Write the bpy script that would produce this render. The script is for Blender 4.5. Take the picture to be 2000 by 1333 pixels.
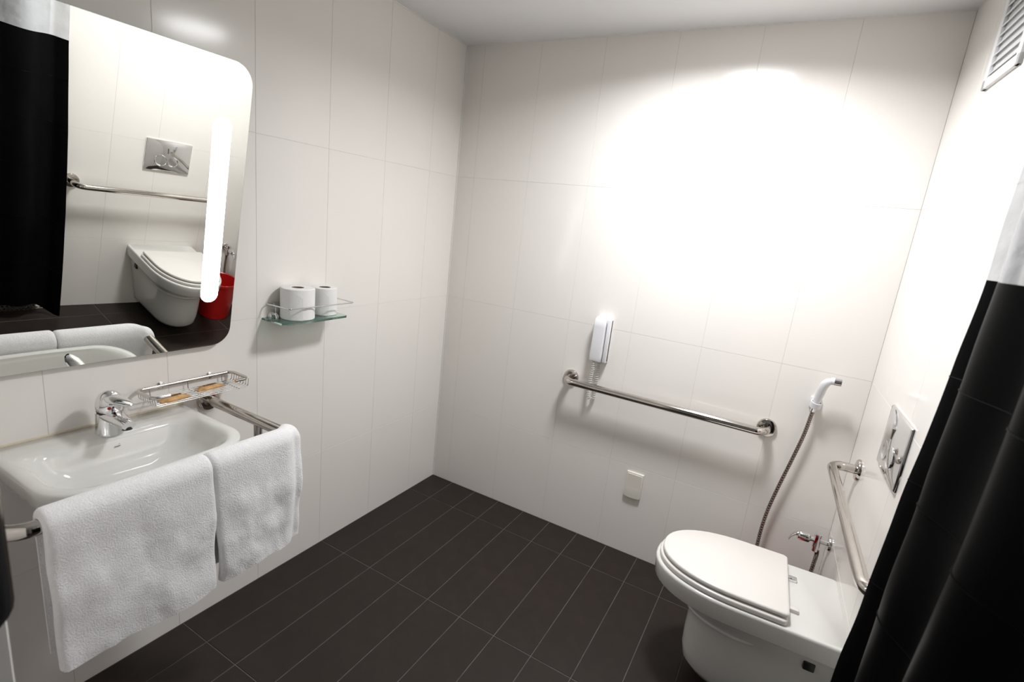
import bpy, bmesh, math, random
from mathutils import Vector, Matrix, noise

random.seed(7)
scene = bpy.context.scene
for o in list(bpy.data.objects):
    bpy.data.objects.remove(o)
col = scene.collection
PI = math.pi

# ------------------------------------------------------------------ camera
W, H = 1.930, 2.288                      # back wall width, ceiling height
CAM = Vector((1.621, -2.241, 1.494))
cd = bpy.data.cameras.new('camera')
cam = bpy.data.objects.new('camera', cd)
col.objects.link(cam)
RIGHT = Vector((0.8645, 0.4908, 0.1084)); DOWN = Vector((0.2052, -0.1476, -0.9675)); FWD = Vector((-0.4589, 0.8587, -0.2283))
m3 = Matrix((RIGHT, -DOWN, -FWD)).transposed()
cam.matrix_world = Matrix.Translation(CAM) @ m3.to_4x4()
cd.sensor_width = 36.0
cd.lens = 1003.04 / 2000 * 36.0
cd.clip_start = 0.02
cd.dof.use_dof = True
cd.dof.focus_distance = 2.2
cd.dof.aperture_fstop = 4.5
scene.camera = cam

# ------------------------------------------------------------------ world, exposure
wd = bpy.data.worlds.new('world'); scene.world = wd; wd.use_nodes = True
wd.node_tree.nodes['Background'].inputs[0].default_value = (0.9, 0.95, 1.0, 1)
wd.node_tree.nodes['Background'].inputs[1].default_value = 0.0
scene.view_settings.view_transform = 'Standard'
scene.view_settings.look = 'None'
scene.view_settings.gamma = 1.0
scene.view_settings.use_curve_mapping = False
scene.view_settings.exposure = -0.05
LAMP_E = 5.5; LAMP_W = 22.0   # ceiling lamp in the bathroom
STRIP_E = 13.0         # mirror light

# ------------------------------------------------------------------ materials
def mat(name, color, rough=0.5, metal=0.0, coat=0.0, vary=0.0, scale=8.0, bump=0.0, bscale=60.0, ior=1.5, trans=0.0, sheen=0.0, emit=None, estr=0.0):
    m = bpy.data.materials.new(name); m.use_nodes = True
    nt = m.node_tree; b = nt.nodes['Principled BSDF']
    b.inputs['Base Color'].default_value = (*color, 1)
    b.inputs['Roughness'].default_value = rough
    b.inputs['Metallic'].default_value = metal
    b.inputs['IOR'].default_value = ior
    b.inputs['Coat Weight'].default_value = coat
    b.inputs['Coat Roughness'].default_value = 0.05
    b.inputs['Transmission Weight'].default_value = trans
    b.inputs['Sheen Weight'].default_value = sheen
    if emit:
        b.inputs['Emission Color'].default_value = (*emit, 1)
        b.inputs['Emission Strength'].default_value = estr
    tc = nt.nodes.new('ShaderNodeTexCoord')
    if vary > 0:
        n = nt.nodes.new('ShaderNodeTexNoise'); n.inputs['Scale'].default_value = scale; n.inputs['Detail'].default_value = 4
        nt.links.new(tc.outputs['Object'], n.inputs['Vector'])
        r = nt.nodes.new('ShaderNodeValToRGB')
        r.color_ramp.elements[0].position = 0.3; r.color_ramp.elements[1].position = 0.7
        r.color_ramp.elements[0].color = (*[c * (1 - vary) for c in color], 1)
        r.color_ramp.elements[1].color = (*[min(1, c * (1 + vary)) for c in color], 1)
        nt.links.new(n.outputs['Fac'], r.inputs['Fac'])
        nt.links.new(r.outputs['Color'], b.inputs['Base Color'])
    if bump > 0:
        n2 = nt.nodes.new('ShaderNodeTexNoise'); n2.inputs['Scale'].default_value = bscale; n2.inputs['Detail'].default_value = 3
        nt.links.new(tc.outputs['Object'], n2.inputs['Vector'])
        bp = nt.nodes.new('ShaderNodeBump'); bp.inputs['Strength'].default_value = bump; bp.inputs['Distance'].default_value = 0.002
        nt.links.new(n2.outputs['Fac'], bp.inputs['Height'])
        nt.links.new(bp.outputs['Normal'], b.inputs['Normal'])
    return m

M = {}
M['tile'] = mat('white_wall_tile', (0.88, 0.845, 0.80), 0.13, vary=0.012, scale=2.0, bump=0.015, bscale=9, ior=1.36)
M['grout'] = mat('wall_grout', (0.74, 0.71, 0.67), 0.8, vary=0.05, bump=0.2)
M['floor_tile'] = mat('dark_floor_tile', (0.026, 0.0185, 0.0152), 0.45, vary=0.14, scale=14, bump=0.12, bscale=220, ior=1.33)
M['floor_grout'] = mat('floor_grout', (0.13, 0.12, 0.11), 0.85, vary=0.3, scale=20, bump=0.2)
M['ceiling'] = mat('ceiling_paint', (0.90, 0.90, 0.90), 0.8, vary=0.01, bump=0.05, bscale=120)
M['paint'] = mat('white_paint', (0.86, 0.84, 0.81), 0.5, vary=0.01)
M['caulk'] = mat('white_silicone', (0.82, 0.80, 0.77), 0.4, vary=0.03)
M['ceramic'] = mat('white_ceramic', (0.75, 0.74, 0.71), 0.08, coat=0.3, vary=0.006, scale=3)
M['seat'] = mat('white_seat_plastic', (0.78, 0.75, 0.71), 0.22, vary=0.006, scale=4)
M['chrome'] = mat('chrome', (0.82, 0.82, 0.83), 0.06, metal=1.0, vary=0.02, scale=12)
M['steel'] = mat('polished_steel', (0.60, 0.565, 0.53), 0.10, metal=1.0, vary=0.04, scale=18, bump=0.01, bscale=90)
M['wire'] = mat('chromed_wire', (0.66, 0.66, 0.66), 0.12, metal=1.0, vary=0.05, scale=30)
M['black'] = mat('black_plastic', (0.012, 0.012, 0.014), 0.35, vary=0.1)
M['red_dot'] = mat('red_enamel', (0.42, 0.01, 0.01), 0.3, vary=0.05)
M['red'] = mat('red_plastic', (0.50, 0.012, 0.010), 0.28, vary=0.06, scale=6)
M['plastic'] = mat('white_plastic', (0.80, 0.80, 0.82), 0.3, vary=0.01)
M['cream_plastic'] = mat('cream_plastic', (0.80, 0.76, 0.69), 0.3, vary=0.01)
M['vent'] = mat('vent_plastic', (0.80, 0.80, 0.80), 0.4, vary=0.01)
M['duct'] = mat('grey_duct', (0.62, 0.62, 0.63), 0.8, vary=0.05)
M['cord'] = mat('grey_white_cord', (0.60, 0.59, 0.58), 0.4, vary=0.03)
M['dark'] = mat('dark_hollow', (0.03, 0.03, 0.03), 0.9, vary=0.1)
M['paper'] = mat('toilet_paper', (0.86, 0.85, 0.84), 0.95, vary=0.012, scale=30, bump=0.25, bscale=260)
M['card'] = mat('cardboard', (0.17, 0.105, 0.065), 0.9, vary=0.15, scale=40)
M['soapwrap'] = mat('amber_soap_wrapper', (0.58, 0.33, 0.13), 0.35, vary=0.3, scale=60, bump=0.4, bscale=180)
M['ink'] = mat('dark_print', (0.05, 0.03, 0.02), 0.6, vary=0.1)
M['grey_ink'] = mat('grey_print', (0.22, 0.22, 0.23), 0.6, vary=0.1)
M['tag'] = mat('grey_label', (0.25, 0.25, 0.28), 0.8, vary=0.1)
M['towel'] = mat('white_terry', (0.90, 0.89, 0.90), 0.95, vary=0.03, scale=60, bump=1.0, bscale=300, sheen=0.2)
M['curtain'] = mat('black_vinyl', (0.003, 0.003, 0.0033), 0.42, vary=0.2, scale=5, bump=0.25, bscale=14, ior=1.12)
M['lever_dark'] = mat('dark_handle_face', (0.02, 0.02, 0.022), 0.25, vary=0.1)
M['hose'] = mat('metal_hose', (0.26, 0.215, 0.19), 0.3, metal=1.0, vary=0.1, scale=60)
M['mirror'] = mat('mirror_silver', (0.90, 0.91, 0.88), 0.0, metal=1.0)
M['mirror_edge'] = mat('green_glass_edge', (0.30, 0.42, 0.34), 0.15, vary=0.05)
M['lamp'] = mat('lamp_diffuser', (0.9, 0.9, 0.9), 0.4, emit=(0.97, 0.98, 1.0), estr=LAMP_E)
M['strip'] = mat('mirror_light', (0.9, 0.9, 0.9), 0.4, emit=(0.98, 0.99, 1.0), estr=STRIP_E)

# glass shelf
g = bpy.data.materials.new('green_glass'); g.use_nodes = True
gb = g.node_tree.nodes['Principled BSDF']
gb.inputs['Base Color'].default_value = (0.62, 0.85, 0.75, 1); gb.inputs['Roughness'].default_value = 0.02
gb.inputs['Transmission Weight'].default_value = 0.92; gb.inputs['IOR'].default_value = 1.5
gn = g.node_tree.nodes.new('ShaderNodeTexNoise'); gn.inputs['Scale'].default_value = 3
gr = g.node_tree.nodes.new('ShaderNodeValToRGB')
gr.color_ramp.elements[0].color = (0.52, 0.80, 0.69, 1); gr.color_ramp.elements[1].color = (0.62, 0.88, 0.78, 1)
g.node_tree.links.new(gn.outputs['Fac'], gr.inputs['Fac']); g.node_tree.links.new(gr.outputs['Color'], gb.inputs['Base Color'])
M['glass'] = g
# clear curtain band
cv = bpy.data.materials.new('clear_vinyl'); cv.use_nodes = True
nt = cv.node_tree; pb = nt.nodes['Principled BSDF']; out = nt.nodes['Material Output']
pb.inputs['Base Color'].default_value = (0.80, 0.81, 0.84, 1); pb.inputs['Roughness'].default_value = 0.12
tr = nt.nodes.new('ShaderNodeBsdfTransparent'); mx = nt.nodes.new('ShaderNodeMixShader')
cn = nt.nodes.new('ShaderNodeTexNoise'); cn.inputs['Scale'].default_value = 16; cn.inputs['Detail'].default_value = 5
ctc = nt.nodes.new('ShaderNodeTexCoord'); nt.links.new(ctc.outputs['Object'], cn.inputs['Vector'])
cbp = nt.nodes.new('ShaderNodeBump'); cbp.inputs['Strength'].default_value = 0.6; cbp.inputs['Distance'].default_value = 0.01
nt.links.new(cn.outputs['Fac'], cbp.inputs['Height']); nt.links.new(cbp.outputs['Normal'], pb.inputs['Normal'])
mx.inputs['Fac'].default_value = 0.5
nt.links.new(tr.outputs[0], mx.inputs[1]); nt.links.new(pb.outputs[0], mx.inputs[2]); nt.links.new(mx.outputs[0], out.inputs['Surface'])
M['clear'] = cv


# ------------------------------------------------------------------ helpers
def tag(o, label=None, cat=None, group=None, kind=None):
    if label: o['label'] = label
    if cat: o['category'] = cat
    if group: o['group'] = group
    if kind: o['kind'] = kind
    return o


def origin(o):
    p = Vector((0, 0, 0))
    while o is not None:
        p += o.location; o = o.parent
    return p


def thing(name, loc, label, cat, group=None):
    o = bpy.data.objects.new(name, None); col.objects.link(o)
    o.location = loc; o.empty_display_size = 0.05
    return tag(o, label, cat, group)


def obj(name, bm, m, parent=None, smooth=True, angle=40):
    """bm is in world coordinates; the new object sits in its parent's frame"""
    off = origin(parent) if parent else Vector((0, 0, 0))
    if off.length > 0:
        bmesh.ops.translate(bm, verts=bm.verts, vec=-off)
    bmesh.ops.recalc_face_normals(bm, faces=bm.faces)
    me = bpy.data.meshes.new(name)
    if smooth:
        for f in bm.faces: f.smooth = True
        lim = math.radians(angle)
        for e in bm.edges:
            if len(e.link_faces) == 2 and e.calc_face_angle(0) > lim:
                e.smooth = False
    bm.to_mesh(me); bm.free()
    me.materials.append(M[m] if isinstance(m, str) else m)
    o = bpy.data.objects.new(name, me); col.objects.link(o)
    if parent: o.parent = parent
    return o


def struct(name, bm, m, label, cat, parent=None, smooth=False):
    o = obj(name, bm, m, parent, smooth)
    o['kind'] = 'structure'
    if parent is None: tag(o, label, cat)
    return o


def box(bm, a, b, bev=0.0, seg=2, T=None):
    """axis box between corners a, b; optional bevel and transform"""
    a = Vector(a); b = Vector(b)
    vs = [bm.verts.new((x, y, z)) for x in (a.x, b.x) for y in (a.y, b.y) for z in (a.z, b.z)]
    idx = [(0, 1, 3, 2), (4, 6, 7, 5), (0, 4, 5, 1), (2, 3, 7, 6), (0, 2, 6, 4), (1, 5, 7, 3)]
    fs = [bm.faces.new([vs[i] for i in f]) for f in idx]
    geo = vs
    if bev > 0:
        es = list({e for f in fs for e in f.edges})
        r = bmesh.ops.bevel(bm, geom=es, offset=bev, segments=seg, profile=0.5, affect='EDGES')
        geo = list({v for v in vs if v.is_valid} | set(r['verts']))
    if T is not None:
        for v in geo: v.co = T(v.co) if callable(T) else T @ v.co
    return bm


def loft(bm, rings, closed=True, cap0=True, cap1=True):
    R = [[bm.verts.new(p) for p in r] for r in rings]
    n = len(R[0])
    for a, b in zip(R[:-1], R[1:]):
        for i in range(n if closed else n - 1):
            j = (i + 1) % n
            bm.faces.new((a[i], a[j], b[j], b[i]))
    if cap0: bm.faces.new(list(reversed(R[0])))
    if cap1: bm.faces.new(R[-1])
    return R


def frames(pts):
    n = len(pts); out = []
    tans = []
    for i in range(n):
        a = pts[max(0, i - 1)]; b = pts[min(n - 1, i + 1)]
        tans.append((b - a).normalized())
    t = tans[0]
    up = Vector((0, 0, 1)) if abs(t.z) < 0.9 else Vector((1, 0, 0))
    u = t.cross(up).normalized(); v = t.cross(u).normalized()
    out.append((u, v))
    for i in range(1, n):
        q = tans[i - 1].rotation_difference(tans[i])
        u = q @ u; v = q @ v
        out.append((u.copy(), v.copy()))
    return out


def tube(bm, pts, r, seg=14, cap=True):
    pts = [Vector(p) for p in pts]
    fr = frames(pts)
    rr = r if isinstance(r, (list, tuple)) else [r] * len(pts)
    rings = [[p + (u * math.cos(2 * PI * k / seg) + v * math.sin(2 * PI * k / seg)) * q for k in range(seg)] for p, (u, v), q in zip(pts, fr, rr)]
    loft(bm, rings, True, cap, cap)
    return bm


def fillet(pts, rad, seg=8):
    pts = [Vector(p) for p in pts]
    out = [pts[0]]
    for i in range(1, len(pts) - 1):
        a, b, c = pts[i - 1], pts[i], pts[i + 1]
        r = rad[i - 1] if isinstance(rad, (list, tuple)) else rad
        d1 = (a - b).normalized(); d2 = (c - b).normalized()
        ang = d1.angle(d2)
        if r <= 0 or ang > PI - 0.02: out.append(b); continue
        L = min(r / math.tan(ang / 2), (a - b).length * 0.499, (c - b).length * 0.499)
        r2 = L * math.tan(ang / 2)
        cen = b + (d1 + d2).normalized() * (r2 / math.sin(ang / 2))
        p0 = b + d1 * L; p1 = b + d2 * L
        v0 = p0 - cen; v1 = p1 - cen
        q = v0.rotation_difference(v1)
        for k in range(seg + 1):
            from mathutils import Quaternion
            out.append(cen + Quaternion().slerp(q, k / seg) @ v0)
    out.append(pts[-1])
    return out


def spline(pts, n=10):
    pts = [Vector(p) for p in pts]
    P = [pts[0] * 2 - pts[1]] + pts + [pts[-1] * 2 - pts[-2]]
    out = []
    for i in range(1, len(P) - 2):
        for k in range(n):
            t = k / n
            a, b, c, d = P[i - 1], P[i], P[i + 1], P[i + 2]
            out.append(0.5 * ((2 * b) + (c - a) * t + (2 * a - 5 * b + 4 * c - d) * t * t + (3 * b - a - 3 * c + d) * t ** 3))
    out.append(pts[-1])
    return out


def lathe(bm, prof, T=None, seg=32):
    """prof: list of (radius, height) about local z; T: 4x4"""
    rings = []
    for r, h in prof:
        ring = [Vector((max(r, 1e-5) * math.cos(2 * PI * k / seg), max(r, 1e-5) * math.sin(2 * PI * k / seg), h)) for k in range(seg)]
        if T is not None: ring = [T @ p for p in ring]
        rings.append(ring)
    loft(bm, rings, True, prof[0][0] > 1e-4, prof[-1][0] > 1e-4)
    pass
    return bm


def axis(p, d):
    """4x4 that puts local z along d at p"""
    d = Vector(d).normalized()
    return Matrix.Translation(Vector(p)) @ d.to_track_quat('Z', 'Y').to_matrix().to_4x4()


def new(): return bmesh.new()


# right wall frame: u out of the wall, v along it towards the entrance, z up
PHI = 0.046
RN = Vector((-math.cos(PHI), -math.sin(PHI), 0)); RT = Vector((math.sin(PHI), -math.cos(PHI), 0))
R0 = Vector((W, 0, 0))
def RW(u, v, z): return R0 + RN * u + RT * v + Vector((0, 0, z))
RWM = Matrix((RN, RT, Vector((0, 0, 1)))).transposed().to_4x4(); RWM.translation = R0


def tile_grid(parent, M4, ucuts, vcuts, m, gap, proud, thick=0.010, cham=0.0010, skip=None):
    """separate tile objects on the plane M4 (local x, y in the plane, z outwards)"""
    cache = {}
    for i in range(len(ucuts) - 1):
        for j in range(len(vcuts) - 1):
            if skip and skip(i, j): continue
            w = round(ucuts[i + 1] - ucuts[i] - gap, 4); h = round(vcuts[j + 1] - vcuts[j] - gap, 4)
            if w < 0.01 or h < 0.01: continue
            if (w, h) not in cache:
                bm = new(); a, b = w / 2, h / 2; c = cham
                base = [(-a, -b, -thick), (a, -b, -thick), (a, b, -thick), (-a, b, -thick)]
                mid = [(-a, -b, proud - c), (a, -b, proud - c), (a, b, proud - c), (-a, b, proud - c)]
                top = [(-a + c, -b + c, proud), (a - c, -b + c, proud), (a - c, b - c, proud), (-a + c, b - c, proud)]
                loft(bm, [base, mid, top], True, False, True)
                bmesh.ops.recalc_face_normals(bm, faces=bm.faces)
                me = bpy.data.meshes.new('tile'); bm.to_mesh(me); bm.free(); me.materials.append(M[m]); cache[(w, h)] = me
            o = bpy.data.objects.new('tile', cache[(w, h)]); col.objects.link(o)
            o.parent = parent
            o.matrix_local = M4 @ Matrix.Translation(((ucuts[i] + ucuts[i + 1]) / 2, (vcuts[j] + vcuts[j + 1]) / 2, 0))


def plane_matrix(o, x, y, z):
    m = Matrix((Vector(x), Vector(y), Vector(z))).transposed().to_4x4(); m.translation = Vector(o); return m


# ------------------------------------------------------------------ the room
XR = 2.90; YF = -2.07; YB = -3.5      # shower depth, entrance wall, lobby end
GP = 0.0009                            # wall grout depth
ZC = [0.0, 0.445, 1.062, 1.677, H]

bm = new(); box(bm, (-0.12, YB, -0.1), (XR + 0.1, 0.12, -0.0015))
fl = struct('floor', bm, 'floor_grout', 'dark grey floor of long narrow tiles with pale joints', 'floor')
ux = [0.0] + [0.14 + 0.155 * k for k in range(18)]
vy = [-0.2056 - 0.6002 * k for k in range(5, -1, -1)] + [0.0]
vy[0] = max(vy[0], YB)
tile_grid(fl, plane_matrix((0, 0, -0.0015), (1, 0, 0), (0, 1, 0), (0, 0, 1)), ux, vy, 'floor_tile', 0.0026, 0.0015)

bm = new(); box(bm, (-0.12, YB, H), (XR + 0.1, 0.12, H + 0.1))
struct('ceiling', bm, 'ceiling', 'plain pale grey painted ceiling', 'ceiling')

bm = new(); box(bm, (-0.12, YB, 0), (-GP, 0.12, H))
wl = struct('wall_left', bm, 'grout', 'white glossy tiled wall carrying the mirror and washbasin', 'wall')
yl = [YF] + [-0.224 - 0.2985 * k for k in range(6, -1, -1)] + [0.0]
tile_grid(wl, plane_matrix((-GP, 0, 0), (0, 1, 0), (0, 0, 1), (1, 0, 0)), yl, ZC, 'tile', 0.0012, GP, cham=0.0004)

bm = new(); box(bm, (0, GP, 0), (W + 0.15, 0.12, H))
wb = struct('wall_back', bm, 'grout', 'white glossy tiled wall with the entry phone and long grab bar', 'wall')
xb_ = [0.0] + [0.105 + 0.305 * k for k in range(6)] + [W]
tile_grid(wb, plane_matrix((0, GP, 0), (1, 0, 0), (0, 0, 1), (0, -1, 0)), xb_, ZC, 'tile', 0.0012, GP, cham=0.0004)

VEND = 1.08                             # where the right wall stops at the shower recess
bm = new(); box(bm, (-0.10, -0.1, 0), (-GP, VEND, H), T=RWM)
wr = struct('wall_right', bm, 'grout', 'white glossy tiled wall behind the toilet', 'wall')
pm = RWM @ plane_matrix((-GP, 0, 0), (0, 1, 0), (0, 0, 1), (1, 0, 0))
tile_grid(wr, pm, [0.0, 0.27, 0.575, 0.80, VEND], ZC, 'tile', 0.0012, GP, cham=0.0004)
# shower recess and entrance
bm = new(); box(bm, (XR, YB, 0), (XR + 0.1, -0.9, H))
struct('wall_shower', bm, 'paint', 'white wall at the far side of the shower recess', 'wall')
ye = RW(0, VEND, 0).y
bm = new(); box(bm, (W + 0.06, ye, 0), (XR, ye + 0.1, H))
struct('wall_shower_end', bm, 'paint', 'white short wall closing the shower recess beside the toilet', 'wall')
bm = new()
box(bm, (0.0, YF - 0.10, 0), (0.926, YF, H))
box(bm, (2.0, YF - 0.10, 0), (XR, YF, H))
struct('wall_front', bm, 'paint', 'white entrance wall with the doorway', 'wall')
bm = new(); box(bm, (-0.12, YB - 0.1, 0), (XR + 0.1, YB, H))
struct('wall_lobby', bm, 'paint', 'white end wall of the lobby outside the doorway', 'wall')

# corner and floor caulk
bm = new(); box(bm, (-0.001, -0.005, 0), (0.005, 0.001, H), 0.0015, 1)
tag(struct('trim_1', bm, 'caulk', None, None), 'thin white silicone line in the corner of two tiled walls', 'trim')
bm = new(); tube(bm, [(0.0, 0.0, H), (W, 0.0, H)], 0.004, 8)
tag(struct('trim_2', bm, 'caulk', None, None), 'thin white bead where the ceiling meets the entry phone wall', 'trim')
bm = new(); tube(bm, [(0.0, YF, H), (0.0, 0.0, H)], 0.004, 8)
tag(struct('trim_3', bm, 'caulk', None, None), 'thin white bead where the ceiling meets the mirror wall', 'trim')

# sliding door with pull handle at the jamb
bm = new(); box(bm, (0.30, -2.115, 0.005), (0.932, -2.0705, 2.07), 0.002, 1)
dr = struct('door_1', bm, 'paint', 'white sliding door leaf at the doorway with a dark handle', 'door')
def stadium(h0, h1, w, n=10):
    """2D outline, vertical: list of (a, z)"""
    r = w / 2
    pts = [(r * math.cos(t), h1 - r + r * math.sin(t)) for t in [PI * k / n for k in range(n + 1)]]
    pts += [(r * math.cos(t), h0 + r + r * math.sin(t)) for t in [PI + PI * k / n for k in range(n + 1)]]
    return pts
def slab(bm, outline, to3, d0, d1, bev=0.002):
    """prism over a 2D outline; to3(a, b, depth); small chamfer at the front"""
    ca = sum(p[0] for p in outline) / len(outline); cb = sum(p[1] for p in outline) / len(outline)
    def inset(e):
        o = []
        n = len(outline)
        for i in range(n):
            p0 = Vector(outline[i - 1]); p1 = Vector(outline[i]); p2 = Vector(outline[(i + 1) % n])
            d = ((p1 - p0).normalized() + (p2 - p1).normalized()).normalized()
            nrm = Vector((-d.y, d.x))
            if nrm.dot(Vector((ca, cb)) - p1) < 0: nrm = -nrm
            o.append(p1 + nrm * e)
        return o
    s = 1 if d1 > d0 else -1
    rings = [[to3(a, b, d0) for a, b in outline], [to3(a, b, d1 - s * bev) for a, b in outline],
             [to3(a, b, d1 - s * bev * 0.3) for a, b in inset(bev * 0.7)], [to3(a, b, d1) for a, b in inset(bev * 1.7)]]
    loft(bm, rings)
    return bm
st = stadium(0.992, 1.34, 0.07)
bm = new(); slab(bm, st, lambda a, z, d: Vector((d, -2.0995 + a, z)), 0.930, 0.944, 0.004)
hr = obj('pull_handle', bm, 'steel', dr)
st2 = stadium(0.996, 1.336, 0.062)
bm = new(); slab(bm, st2, lambda a, z, d: Vector((d, -2.0995 + a, z)), 0.940, 0.952, 0.006)
obj('handle_grip', bm, 'lever_dark', hr)

# ------------------------------------------------------------------ ceiling lamps
def ceiling_lamp(loc, r, m, label):
    t = thing('ceiling_lamp_offscreen', (loc[0], loc[1], H), label, 'lamp')
    T = Matrix.Translation((loc[0], loc[1], H)) @ Matrix.Rotation(PI, 4, 'X')
    bm = new(); lathe(bm, [(r + 0.012, -0.002), (r + 0.012, 0.012), (r + 0.006, 0.018), (r - 0.002, 0.018), (r - 0.002, 0.010), (0.0, 0.010)], T, 48)
    obj('lamp_base', bm, 'plastic', t)
    bm = new(); lathe(bm, [(r - 0.003, 0.009), (r - 0.003, 0.019), (r * 0.93, 0.024), (r * 0.6, 0.030), (0.0, 0.032)], T, 48)
    obj('lamp_diffuser_offscreen', bm, m, t)
    ld = bpy.data.lights.new('downlight_offscreen', 'AREA'); ld.shape = 'DISK'; ld.size = r * 1.7; ld.spread = math.radians(160)
    ld.energy = LAMP_W; ld.color = (0.97, 0.98, 1.0)
    lo = bpy.data.objects.new('downlight_offscreen', ld); col.objects.link(lo); lo.parent = t; lo.location = (0, 0, -0.036)
ceiling_lamp((1.27, -0.575), 0.165, 'lamp', 'round white ceiling lamp in front of the tiled back wall')

# ------------------------------------------------------------------ tilted mirror with lights
TH, PS = 0.171, -0.014
mn = Vector((math.cos(TH) * math.cos(PS), math.sin(PS), -math.sin(TH))).normalized()
my = Vector((0, 1, 0)); my = (my - mn * my.dot(mn)).normalized()
mz = mn.cross(my).normalized()
if mz.z < 0: mz = -mz
MM = Matrix((my, mz, mn)).transposed().to_4x4(); MM.translation = Vector((0.0205, -1.5, 1.0))
# local: a along the wall (towards back wall), b up the glass, n out of the glass
def mloc(p):
    q = Vector(p) - MM.translation; return (q.dot(my), q.dot(mz))
aR = mloc((0.09, -1.237, 1.4))[0]; aL = aR - 0.745
bB, bT = -0.004, 0.847
def rrect2(a0, a1, b0, b1, r, n=8):
    pts = []
    for cx, cy, s in ((a1 - r, b1 - r, 0), (a0 + r, b1 - r, 1), (a0 + r, b0 + r, 2), (a1 - r, b0 + r, 3)):
        for k in range(n + 1):
            t = PI / 2 * s + PI / 2 * k / n
            pts.append((cx + r * math.cos(t), cy + r * math.sin(t)))
    return pts
mt = thing('wall_mirror', (0.02, -1.61, 1.0), 'large tilted rounded mirror with a lit vertical strip above the washbasin', 'mirror')
OM = rrect2(aL, aR, bB, bT, 0.058)
bm = new(); slab(bm, OM, lambda a, b, d: MM @ Vector((a, b, d)), -0.0058, -0.0006, 0.0004)
obj('glass_edge', bm, 'mirror_edge', mt)
bm = new(); loft(bm, [[MM @ Vector((a, b, d)) for a, b in rrect2(aL + 0.001, aR - 0.001, bB + 0.001, bT - 0.001, 0.057)] for d in (-0.002, 0.0)])
obj('mirror_glass', bm, 'mirror', mt, smooth=False)
so = [(aR - 0.078 + a, b) for a, b in stadium(0.147, 0.695, 0.052, 14)]
bm = new(); loft(bm, [[MM @ Vector((a, b, d)) for a, b in so] for d in (-0.0015, 0.0008)])
obj('light_strip', bm, 'strip', mt, smooth=False)
# backing box and tilt bracket
bm = new(); box(bm, (aL + 0.10, bB + 0.10, -0.018), (aR - 0.10, bT - 0.12, -0.005), 0.003, 1, T=MM)
obj('backing_box', bm, 'plastic', mt)
for aa in (aL + 0.16, aR - 0.16):
    top = MM @ Vector((aa, bT - 0.17, -0.012))
    bm = new(); tube(bm, [(-0.002, top.y, top.z - 0.01), (top.x, top.y, top.z)], 0.008, 12)
    obj('bracket', bm, 'steel', mt)
    low = MM @ Vector((aa, bB + 0.12, -0.010))
    bm = new(); tube(bm, [(-0.002, low.y, low.z), (low.x, low.y, low.z)], 0.008, 12)
    obj('bracket', bm, 'steel', mt)

# ------------------------------------------------------------------ washbasin
BY = -1.612; BZ = 0.812
wbn = thing('washbasin', (0, BY, 0.66), 'white ceramic wall-hung washbasin below the mirror', 'washbasin')
def bring(x0, x1, hw, z, rr, rf, bow=0.012, tap=0.0, n=9):
    """basin ring: rear straight at x0, front x1 with rounded corners"""
    pts = []
    y0, y1 = BY - hw, BY + hw
    for cx, cy, r, s in ((x1 - rf, y1 - rf, rf, 0), (x0 + rr, y1 - rr, rr, 1), (x0 + rr, y0 + rr, rr, 2), (x1 - rf, y0 + rf, rf, 3)):
        for k in range(n + 1):
            t = PI / 2 * s + PI / 2 * k / n
            x = cx + r * math.cos(t); y = cy + r * math.sin(t)
            pts.append((x, y))
    # add points along the long edges for the bow
    out = []
    N = len(pts)
    for i in range(N):
        p = pts[i]; q = pts[(i + 1) % N]
        out.append(p)
        if (Vector(q) - Vector(p)).length > 0.03 or (i + 1) % (n + 1) == 0:
            for k in range(1, 8): out.append((p[0] + (q[0] - p[0]) * k / 8, p[1] + (q[1] - p[1]) * k / 8))
    res = []
    for x, y in out:
        f = max(0.0, (x - x0) / (x1 - x0)); w = 1 - ((y - BY) / hw) ** 2
        yy = BY + (y - BY) * (1 - tap * f * f)
        res.append(Vector((x + bow * f * max(0, w), yy, z)))
    return res
rings = []
#        x0    x1    hw    z      rr    rf
for a in [(0.060, 0.200, 0.070, 0.665, 0.03, 0.06), (0.030, 0.250, 0.115, 0.668, 0.03, 0.09), (0.004, 0.305, 0.170, 0.690, 0.02, 0.11),
          (-0.001, 0.337, 0.208, 0.725, 0.012, 0.11), (-0.001, 0.357, 0.226, 0.762, 0.010, 0.10), (-0.001, 0.362, 0.232, 0.790, 0.010, 0.095),
          (-0.001, 0.363, 0.234, 0.803, 0.010, 0.095), (0.000, 0.3615, 0.2325, 0.809, 0.010, 0.094), (0.003, 0.358, 0.229, 0.812, 0.010, 0.091),
          (0.045, 0.346, 0.215, 0.8125, 0.03, 0.084), (0.070, 0.341, 0.208, 0.8115, 0.045, 0.084), (0.084, 0.341, 0.202, 0.8085, 0.05, 0.084),
          (0.092, 0.336, 0.197, 0.803, 0.052, 0.082), (0.099, 0.329, 0.190, 0.792, 0.055, 0.08), (0.108, 0.318, 0.176, 0.765, 0.05, 0.07), (0.122, 0.303, 0.152, 0.735, 0.05, 0.065),
          (0.145, 0.280, 0.110, 0.715, 0.045, 0.055), (0.180, 0.245, 0.050, 0.708, 0.025, 0.03), (0.198, 0.226, 0.016, 0.707, 0.0075, 0.0075)]:
    rings.append(bring(a[0], a[1], a[2], a[3], a[4], a[5], bow=0.012 if a[2] > 0.1 else 0.003))
bm = new(); loft(bm, rings)
basin = obj('basin', bm, 'ceramic', wbn, angle=60)
bm = new(); lathe(bm, [(0.022, -0.001), (0.022, 0.003), (0.016, 0.005), (0.015, 0.002), (0.0, 0.001)], Matrix.Translation((0.213, BY, 0.7075)), 24)
obj('drain_ring', bm, 'chrome', wbn)
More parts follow.
